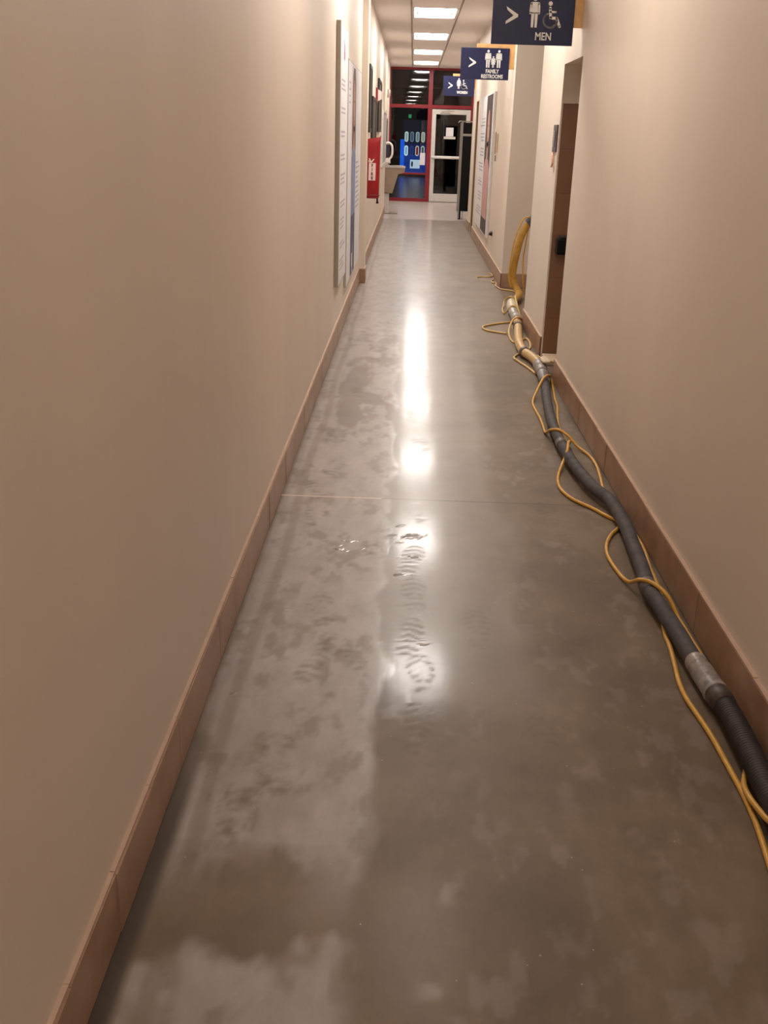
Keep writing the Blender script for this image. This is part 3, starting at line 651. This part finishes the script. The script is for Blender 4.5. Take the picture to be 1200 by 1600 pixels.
# black upright rack at the end on the right
t = thing('display_rack', 'tall black upright rack with silver front edges before the end door', 'rack', (1.05, 20.95, 0))
m = MB(); m.box(0.955, 1.26, 20.72, 21.15, 0.16, 1.80); child(m, 'body', M_BLACK, t, 0.006)
m = MB(); m.box(0.935, 0.955, 20.70, 20.74, 0.02, 1.82); m.box(0.905, 0.935, 20.78, 20.80, 0.15, 1.80); child(m, 'front_post', M_ALU, t, 0.002)
child(MB().tube([(0.86, 20.72, 1.80), (0.89, 20.72, 1.825), (0.94, 20.72, 1.82), (1.26, 20.72, 1.82)], 0.010, 8), 'top_hook', M_ALU, t)
child(MB().box(0.955, 1.27, 20.69, 20.72, 1.555, 1.60), 'shelf_rail', M_ALU, t, 0.002)
child(MB().box(0.94, 0.99, 20.72, 20.95, 0.0, 0.16), 'foot', M_BLACK, t, 0.003)
child(MB().box(1.03, 1.24, 20.72, 21.1, 0.0, 0.155), 'foot', M_WHITEMETAL, t, 0.01)

# ------------------------------------------------------------------ small fittings on the right
t = thing('entry_plaque', 'dark and silver plate on the pale wall column beside the entry', 'wall plaque', (XR, 7.72, 1.4))
child(MB().box(XR-0.012, XR-0.001, 7.64, 7.82, 1.475, 1.66), 'back_plate', mat('dark_plate', (78, 70, 76), 0.35), t, 0.002)
child(MB().box(XR-0.020, XR-0.012, 7.69, 7.77, 1.51, 1.62), 'silver_plate', M_ALU, t, 0.002)
P = catmull([(XR-0.010, 7.78, 1.465), (XR-0.018, 7.72, 1.445), (XR-0.018, 7.69, 1.40), (XR-0.018, 7.72, 1.378), (XR-0.012, 7.77, 1.39)], 5)
tag(MB().tube(P, 0.009, 10).build('wall_hook', mat('tan_plastic', (206, 160, 134), 0.45)), 'small tan curved hook just below the dark and silver plate', 'hook')
t = thing('soap_box', 'black boxy fitting on the brown tiled passage wall', 'wall box', (1.12, 7.55, 0.77))
child(MB().box(1.072, 1.20, 7.50, 7.599, 0.775, 0.885), 'body', M_BLACK, t, 0.008)
child(MB().box(1.092, 1.18, 7.505, 7.599, 0.885, 0.905), 'lid', mat('black_matt', (26, 22, 24), 0.6), t, 0.006)
tag(MB().box(XR-0.012, XR-0.001, 12.98, 13.10, 1.38, 1.60).build('wall_plate', mat('tan_plate', (196, 158, 132), 0.45), bevel=0.002), 'tan rectangular plate on right wall, just before the poster', 'wall plate')
tag(MB().box(XR-0.010, XR-0.001, 13.30, 13.36, 1.36, 1.62).build('wall_plate', mat('grey_plate', (150, 132, 118), 0.45), bevel=0.002), 'narrow grey plate on right wall, beside the poster edge', 'wall plate')
tag(MB().box(XR-0.016, XR-0.001, 13.16, 13.22, 1.28, 1.35).build('wall_button', MATS['grey_plate'], bevel=0.002), 'tiny grey button below the two small plates on right wall', 'button')
m = MB(); m.loft([[(XR-0.001, 12.95, 0.40), (XR-0.001, 13.15, 0.40), (XR-0.001, 13.15, 0.45), (XR-0.001, 12.95, 0.45)], [(XR-0.035, 13.02, 0.405), (XR-0.035, 13.1, 0.405), (XR-0.035, 13.1, 0.425), (XR-0.035, 13.02, 0.425)]], smooth=False)
tag(m.build('wall_fitting', M_BLACK), 'small black wedge fitting low on the right wall before the poster', 'wall fitting')

# ------------------------------------------------------------------ hoses
def hose(name, pts, r, m_, par=None, ribs=0, rib_h=0.0, dirt=False, n=8):
    C = catmull(pts, n)
    if ribs:   # resample by length for the corrugation
        L = [0]
        for a, b in zip(C, C[1:]): L.append(L[-1]+(b-a).length)
        N = int(L[-1]/ribs*4); out = []; j = 0
        for k in range(N+1):
            s_ = L[-1]*k/N
            while j < len(C)-2 and L[j+1] < s_: j += 1
            out.append(C[j].lerp(C[j+1], (s_-L[j])/max(1e-6, L[j+1]-L[j])))
        rad = [r+rib_h*(0.5-0.5*math.cos(k*math.pi/2)) for k in range(N+1)]
        mb = MB().tube(out, r, 20, radii=rad)
    else: mb = MB().tube(C, r, 20)
    return mb.build(name, m_) if par is None else child(mb, name, m_, par)
def sleeve(name, p, q_, r, m_, par, prof=((0, 1), (0.02, 1.08), (0.98, 1.08), (1, 1)), ribs=0):
    p, q_ = Vector(p), Vector(q_); P = [p.lerp(q_, a) for a, _ in prof]
    return child(MB().tube(P, r, 22, radii=[r*b for _, b in prof]), name, m_, par)
def worn(name, a, b, rough, sc=14):
    s = NT(name); v = s.coord(); f = s.noise(v, sc, 6, 0.7)
    s.set(Base_Color=s.ramp(f, [(0.35, lin(a)), (0.68, lin(b))]), Roughness=rough); s.bump(s.noise(v, 120), 0.2, 0.002); return s.m
M_GHOSE = worn('worn_dark_grey_hose', (60, 56, 58), (92, 86, 85), 0.72)
M_BHOSE = worn('black_corrugated_hose', (42, 38, 40), (62, 56, 56), 0.6)
M_CUFF = worn('scuffed_grey_cuff', (112, 104, 100), (186, 176, 170), 0.35, 30)
M_TAPE = worn('grey_tape', (84, 80, 78), (122, 114, 108), 0.4, 40)
M_THOSE = worn('tan_hose', (196, 158, 104), (214, 180, 126), 0.42)
M_YHOSE = worn('yellow_hose', (176, 128, 44), (204, 158, 70), 0.4)
M_YCORD = worn('yellow_cord', (208, 154, 54), (226, 176, 80), 0.38, 30)
M_PCORD = worn('pale_yellow_cord', (204, 164, 94), (220, 184, 122), 0.4, 30)
HZ, HR = 0.045, 0.029
A = thing('vacuum_hose', 'dark grey smooth vacuum hose along the right base, taped at two places', 'hose', (0.93, 4.5, 0))
main = [(0.958,2.615),(0.950,2.772),(0.941,2.833),(0.936,2.984),(0.926,3.154),(0.918,3.338),(0.934,3.544),(0.945,3.749),(0.955,3.91),(0.957,4.074),(0.950,4.258),(0.927,4.349),(0.903,4.443),(0.874,4.656),(0.856,4.879),(0.850,5.13),(0.850,5.405),(0.863,5.717),(0.887,6.049),(0.921,6.427),(0.934,6.60)]
hose('hose_tube', [(x, y, HZ) for x, y in main], HR, M_GHOSE, A)
for y, i0 in ((3.27, 5), (5.02, 15)):
    a_, b_ = Vector((*main[i0], HZ)), Vector((*main[i0-1], HZ)) ; d_ = (b_-a_).normalized(); c0 = Vector((*main[i0], HZ))
    sleeve('tape_band', c0-d_*0.035, c0+d_*0.035, HR+0.0018, M_TAPE, A, prof=((0, 1), (1, 1)))
# black corrugated hose running out of the frame, with its pale scuffed cuff
Bt = thing('vacuum_hose', 'black corrugated vacuum hose with scuffed grey cuff, nearest on the right', 'hose', (0.96, 2.2, 0))
near = [(0.957,2.585),(0.9615,2.52),(0.963,2.442),(0.960,2.329),(0.957,2.226),(0.951,2.13),(0.945,2.0),(0.94,1.85),(0.94,1.6),(0.95,1.3),(0.95,0.9)]
hose('hose_tube', [(x, y, 0.047) for x, y in near], 0.0305, M_BHOSE, Bt, ribs=0.011, rib_h=0.0032)
sleeve('cuff', (0.9445, 2.80, HZ), (0.957, 2.60, HZ), 0.033, M_CUFF, Bt, prof=((0, 0.95), (0.03, 1.03), (0.22, 1.03), (0.24, 0.97), (0.3, 0.97), (0.32, 1.08), (0.9, 1.10), (0.93, 1.18), (1.0, 1.18), (1.02, 1.02)))
sleeve('cuff_ring', (0.9575, 2.60, 0.046), (0.962, 2.53, 0.047), 0.0345, worn('dark_cuff', (64, 54, 46), (92, 82, 72), 0.45), Bt, prof=((0, 1.06), (0.5, 1.1), (1, 1.0)))
# tan hose with its grey couplings
Tt = thing('vacuum_hose', 'tan hose section with white and grey couplings on the floor at the entry', 'hose', (0.95, 7.8, 0))
tan = [(0.962,7.08),(0.960,7.18),(0.939,7.377),(0.901,7.56),(0.893,7.825),(0.914,8.17),(0.945,8.488),(0.972,8.80),(0.982,9.0)]
hose('hose_tube', [(x, y, 0.045) for x, y in tan], 0.034, M_THOSE, Tt)
sleeve('coupling', (0.961, 7.13, 0.047), (0.952, 6.84, 0.045), 0.040, M_CUFF, Tt, prof=((0, 0.95), (0.05, 1.12), (0.55, 1.14), (0.58, 1.0), (0.8, 0.95), (1.0, 0.9)))
sleeve('coupling', (0.952, 6.84, 0.045), (0.934, 6.56, 0.043), 0.034, worn('grey_plastic_coupling', (120, 116, 118), (168, 162, 160), 0.4), Tt, prof=((0, 1.0), (0.1, 1.1), (0.4, 1.1), (0.45, 0.98), (1, 0.92)))
sleeve('clamp_ring', (0.905, 7.52, 0.045), (0.899, 7.57, 0.045), 0.0395, M_TAPE, Tt, prof=((0, 1), (1, 1)))
sleeve('clamp_ring', (0.955, 8.62, 0.045), (0.959, 8.68, 0.045), 0.0395, M_TAPE, Tt, prof=((0, 1), (1, 1)))
sleeve('coupling', (0.980, 8.97, 0.045), (0.988, 9.45, 0.046), 0.039, worn('silver_coupling', (140, 136, 128), (196, 190, 178), 0.3), Tt, prof=((0, 1.05), (0.2, 1.12), (0.35, 1.12), (0.37, 1.0), (0.6, 1.0), (0.62, 1.1), (0.9, 1.1), (1, 0.98)))
sleeve('coupling', (0.988, 9.45, 0.046), (1.02, 9.95, 0.05), 0.040, worn('pale_cream_coupling', (206, 192, 158), (226, 216, 190), 0.4), Tt, prof=((0, 1.05), (0.15, 1.2), (0.6, 1.25), (0.9, 1.1), (1, 0.9)))
# yellow hose climbing in the recess
Yt = thing('vacuum_hose', 'thick yellow hose rising from the floor into the recess on the right', 'hose', (1.15, 10.4, 0))
yel = [(1.02,9.94,0.05),(1.09,10.18,0.052),(1.145,10.45,0.055),(1.135,10.58,0.085),(1.095,10.62,0.16),(1.086,10.62,0.24),(1.090,10.62,0.32),(1.102,10.60,0.42),(1.122,10.60,0.54),(1.150,10.60,0.64),(1.178,10.60,0.705),(1.205,10.60,0.75)]
hose('hose_tube', yel, 0.035, M_YHOSE, Yt)
sleeve('cuff', (1.200, 10.60, 0.742), (1.30, 10.60, 0.83), 0.047, worn('dark_hose_cuff', (72, 70, 78), (108, 104, 108), 0.4), Yt, prof=((0, 1), (0.05, 1.1), (0.9, 1.1), (1, 1)))
hose('outlet_pipe', [(1.29, 10.60, 0.82), (1.36, 10.60, 0.87), (1.45, 10.62, 0.90), (1.62, 10.8, 0.90), (1.85, 11.0, 0.90), (2.21, 11.0, 0.90)], 0.038, M_GHOSE, Yt)
# block at the entry sill
tag(MB().box(1.035, 1.20, 7.30, 7.58, 0.0, 0.035).build('sill_block', mat('pale_sill', (206, 182, 156), 0.5), bevel=0.008), 'pale low block lying at the foot of the brown entry jamb', 'block')
m = MB(); m.loft([rrect(0.990, 7.02, 0.030, 0.08, 0.092, 3), rrect(0.990, 7.02, 0.034, 0.09, 0.100, 3), rrect(0.990, 7.02, 0.030, 0.08, 0.110, 3), rrect(0.990, 7.02, 0.012, 0.03, 0.113, 3)])
tag(m.build('white_cloth', mat('off_white_cloth', (214, 196, 168), 0.8, bump=0.3)), 'small off-white wad resting on the grey coupling at the entry', 'cloth')

# ------------------------------------------------------------------ yellow cords woven around the hoses
CR = 0.0078
def cord(label, pts, m_=M_YCORD, r=CR, name='yellow_cord'):
    return tag(MB().tube(catmull(pts, 7), r, 10).build(name, m_), label, 'cord')
Z = 0.0085; TOP = 0.085
# crosses under the hose at floor level, over it at TOP
cord('yellow cord on the outer, left side of the near hose, leaving at lower right', [(0.875,1.80,Z),(0.889,1.918,Z),(0.902,2.034,Z),(0.907,2.124,Z),(0.907,2.198,Z),(0.904,2.309,Z),(0.900,2.429,Z),(0.890,2.534,Z),(0.880,2.634,Z),(0.882,2.728,Z),
    (0.896,2.843,Z),(0.908,2.95,Z),(0.914,3.048,Z),(0.930,3.145,Z),(0.956,3.262,Z),(0.977,3.416,Z),(0.987,3.606,Z),(1.003,3.794,Z),(0.998,3.966,Z),(0.964,4.090,Z),(0.915,4.172,Z),(0.870,4.259,Z),(0.803,4.363,Z),(0.766,4.481,Z),
    (0.762,4.603,Z),(0.784,4.741,Z),(0.822,4.87,0.03),(0.848,4.93,TOP-0.012),(0.866,5.03,TOP-0.002),(0.893,5.14,0.062),(0.905,5.25,0.015),(0.896,5.40,Z),(0.899,5.571,Z),(0.930,5.877,Z),(0.957,6.084,Z),(0.965,6.251,Z),(0.983,6.459,Z),(1.000,6.664,Z),(1.012,6.80,Z)])
cord('yellow cord weaving from the right base over the taped hose and back', [(0.945,1.88,0.088),(0.925,1.95,0.070),(0.913,2.01,0.050),(0.908,2.06,0.042),(0.906,2.11,0.034),(0.909,2.155,0.026),(0.922,2.21,0.012),(0.943,2.262,Z),(0.972,2.335,Z),(0.998,2.45,Z),(1.006,2.555,Z),(1.006,2.626,Z),(1.002,2.71,Z),(0.999,2.851,Z),(0.997,2.942,Z),(0.992,3.07,Z),(0.983,3.16,0.02),
    (0.958,3.225,0.066),(0.922,3.29,TOP-0.002),(0.890,3.36,0.066),(0.868,3.44,0.02),(0.852,3.55,Z),(0.841,3.706,Z),(0.857,3.828,Z),(0.896,3.94,Z),(0.940,4.02,Z),(0.984,4.14,Z),(0.992,4.30,Z),(0.975,4.42,Z),(0.966,4.512,Z),(0.987,4.738,Z),(0.998,4.925,Z),(0.986,5.08,Z),
    (0.945,5.18,0.02),(0.895,5.235,0.064),(0.852,5.28,TOP-0.003),(0.818,5.36,0.058),(0.806,5.46,0.015),(0.812,5.637,Z),(0.814,5.795,Z),(0.807,6.063,Z),(0.822,6.22,Z),(0.862,6.37,0.035),(0.905,6.47,TOP),(0.950,6.58,TOP+0.004),(0.985,6.70,0.06),(1.000,6.80,0.03)])
cord('pale yellow cord looping left and right around the tan hose', [(1.03,9.00,Z),(1.035,8.93,0.03),(1.005,8.86,0.075),(0.968,8.80,0.094),(0.928,8.76,0.085),(0.897,8.70,0.04),(0.880,8.60,Z),(0.866,8.40,Z),(0.862,8.236,Z),(0.876,8.11,Z),(0.915,8.12,Z),(0.955,8.22,Z),(0.985,8.29,Z),(1.002,8.25,Z),(1.007,8.15,Z),(0.996,7.966,Z),(0.968,7.836,Z),(0.925,7.77,Z),
    (0.880,7.68,Z),(0.840,7.58,Z),(0.820,7.50,Z),(0.833,7.41,Z),(0.870,7.26,Z),(0.900,7.12,Z),(0.925,6.98,Z)], M_PCORD, 0.0088)
cord('pale yellow cord loop reaching farthest left onto the floor', [(1.018,9.10,Z),(0.98,9.09,Z),(0.92,9.04,Z),(0.826,8.974,Z),(0.727,8.875,Z),(0.676,8.80,Z),(0.662,8.722,Z),(0.676,8.64,Z),(0.725,8.575,Z),(0.801,8.52,Z),(0.850,8.49,Z)], M_PCORD, 0.0088)
cord('short pale yellow cord beside the tan hose ending at the entry sill', [(0.935,7.56,0.055),(0.955,7.47,0.05),(0.985,7.38,0.048),(1.03,7.28,0.047),(1.09,7.22,0.045)], M_PCORD, 0.0088)
cord('pale yellow cord in a square loop around the cream coupling', [(1.03,9.93,0.10),(1.0,9.96,0.098),(0.96,10.0,0.06),(0.945,9.93,0.012),(0.925,9.80,Z),(0.912,9.60,Z),(0.918,9.50,0.012),(0.945,9.46,0.05),(0.975,9.44,0.092),(1.01,9.43,0.092),(1.036,9.40,0.06),(1.044,9.33,0.02),(1.048,9.27,Z)], M_PCORD, 0.0088)
cord('pale yellow cord running over the cream coupling from the recess', [(1.06,9.98,0.105),(1.05,9.86,0.102),(1.045,9.72,0.09),(1.05,9.60,0.05),(1.056,9.50,0.012),(1.06,9.40,Z)], M_PCORD, 0.0088)
cord('yellow cord strapped along the rising yellow hose and back down behind it', [(1.07,10.56,0.10),(1.040,10.55,0.20),(1.038,10.55,0.30),(1.048,10.55,0.42),(1.062,10.55,0.54),(1.088,10.55,0.65),(1.120,10.55,0.745),(1.150,10.55,0.80),(1.178,10.55,0.812),(1.205,10.58,0.80),(1.222,10.66,0.74),(1.212,10.70,0.64),(1.200,10.70,0.518),(1.188,10.70,0.40),(1.196,10.70,0.237),(1.22,10.72,0.06),(1.26,10.76,Z)])
cord('thin pale cord lying loose on the floor by the far baseboard, with small hooks', [(0.815,12.05,Z),(0.86,12.10,Z),(0.90,12.093,Z),(0.955,12.105,Z),(0.993,12.16,Z),(1.004,12.28,Z),(0.996,12.40,Z),(0.965,12.42,Z)], M_PCORD, 0.0075)
cord('thin pale cord curling at the corner base of the recess', [(0.992,11.88,Z),(0.965,11.80,Z),(0.955,11.68,Z),(0.975,11.60,Z),(0.998,11.66,Z),(0.994,11.50,Z),(0.978,11.36,Z),(0.996,11.22,Z),(1.03,11.10,Z),(1.10,11.05,Z),(1.16,10.95,Z)], M_PCORD, 0.0075)
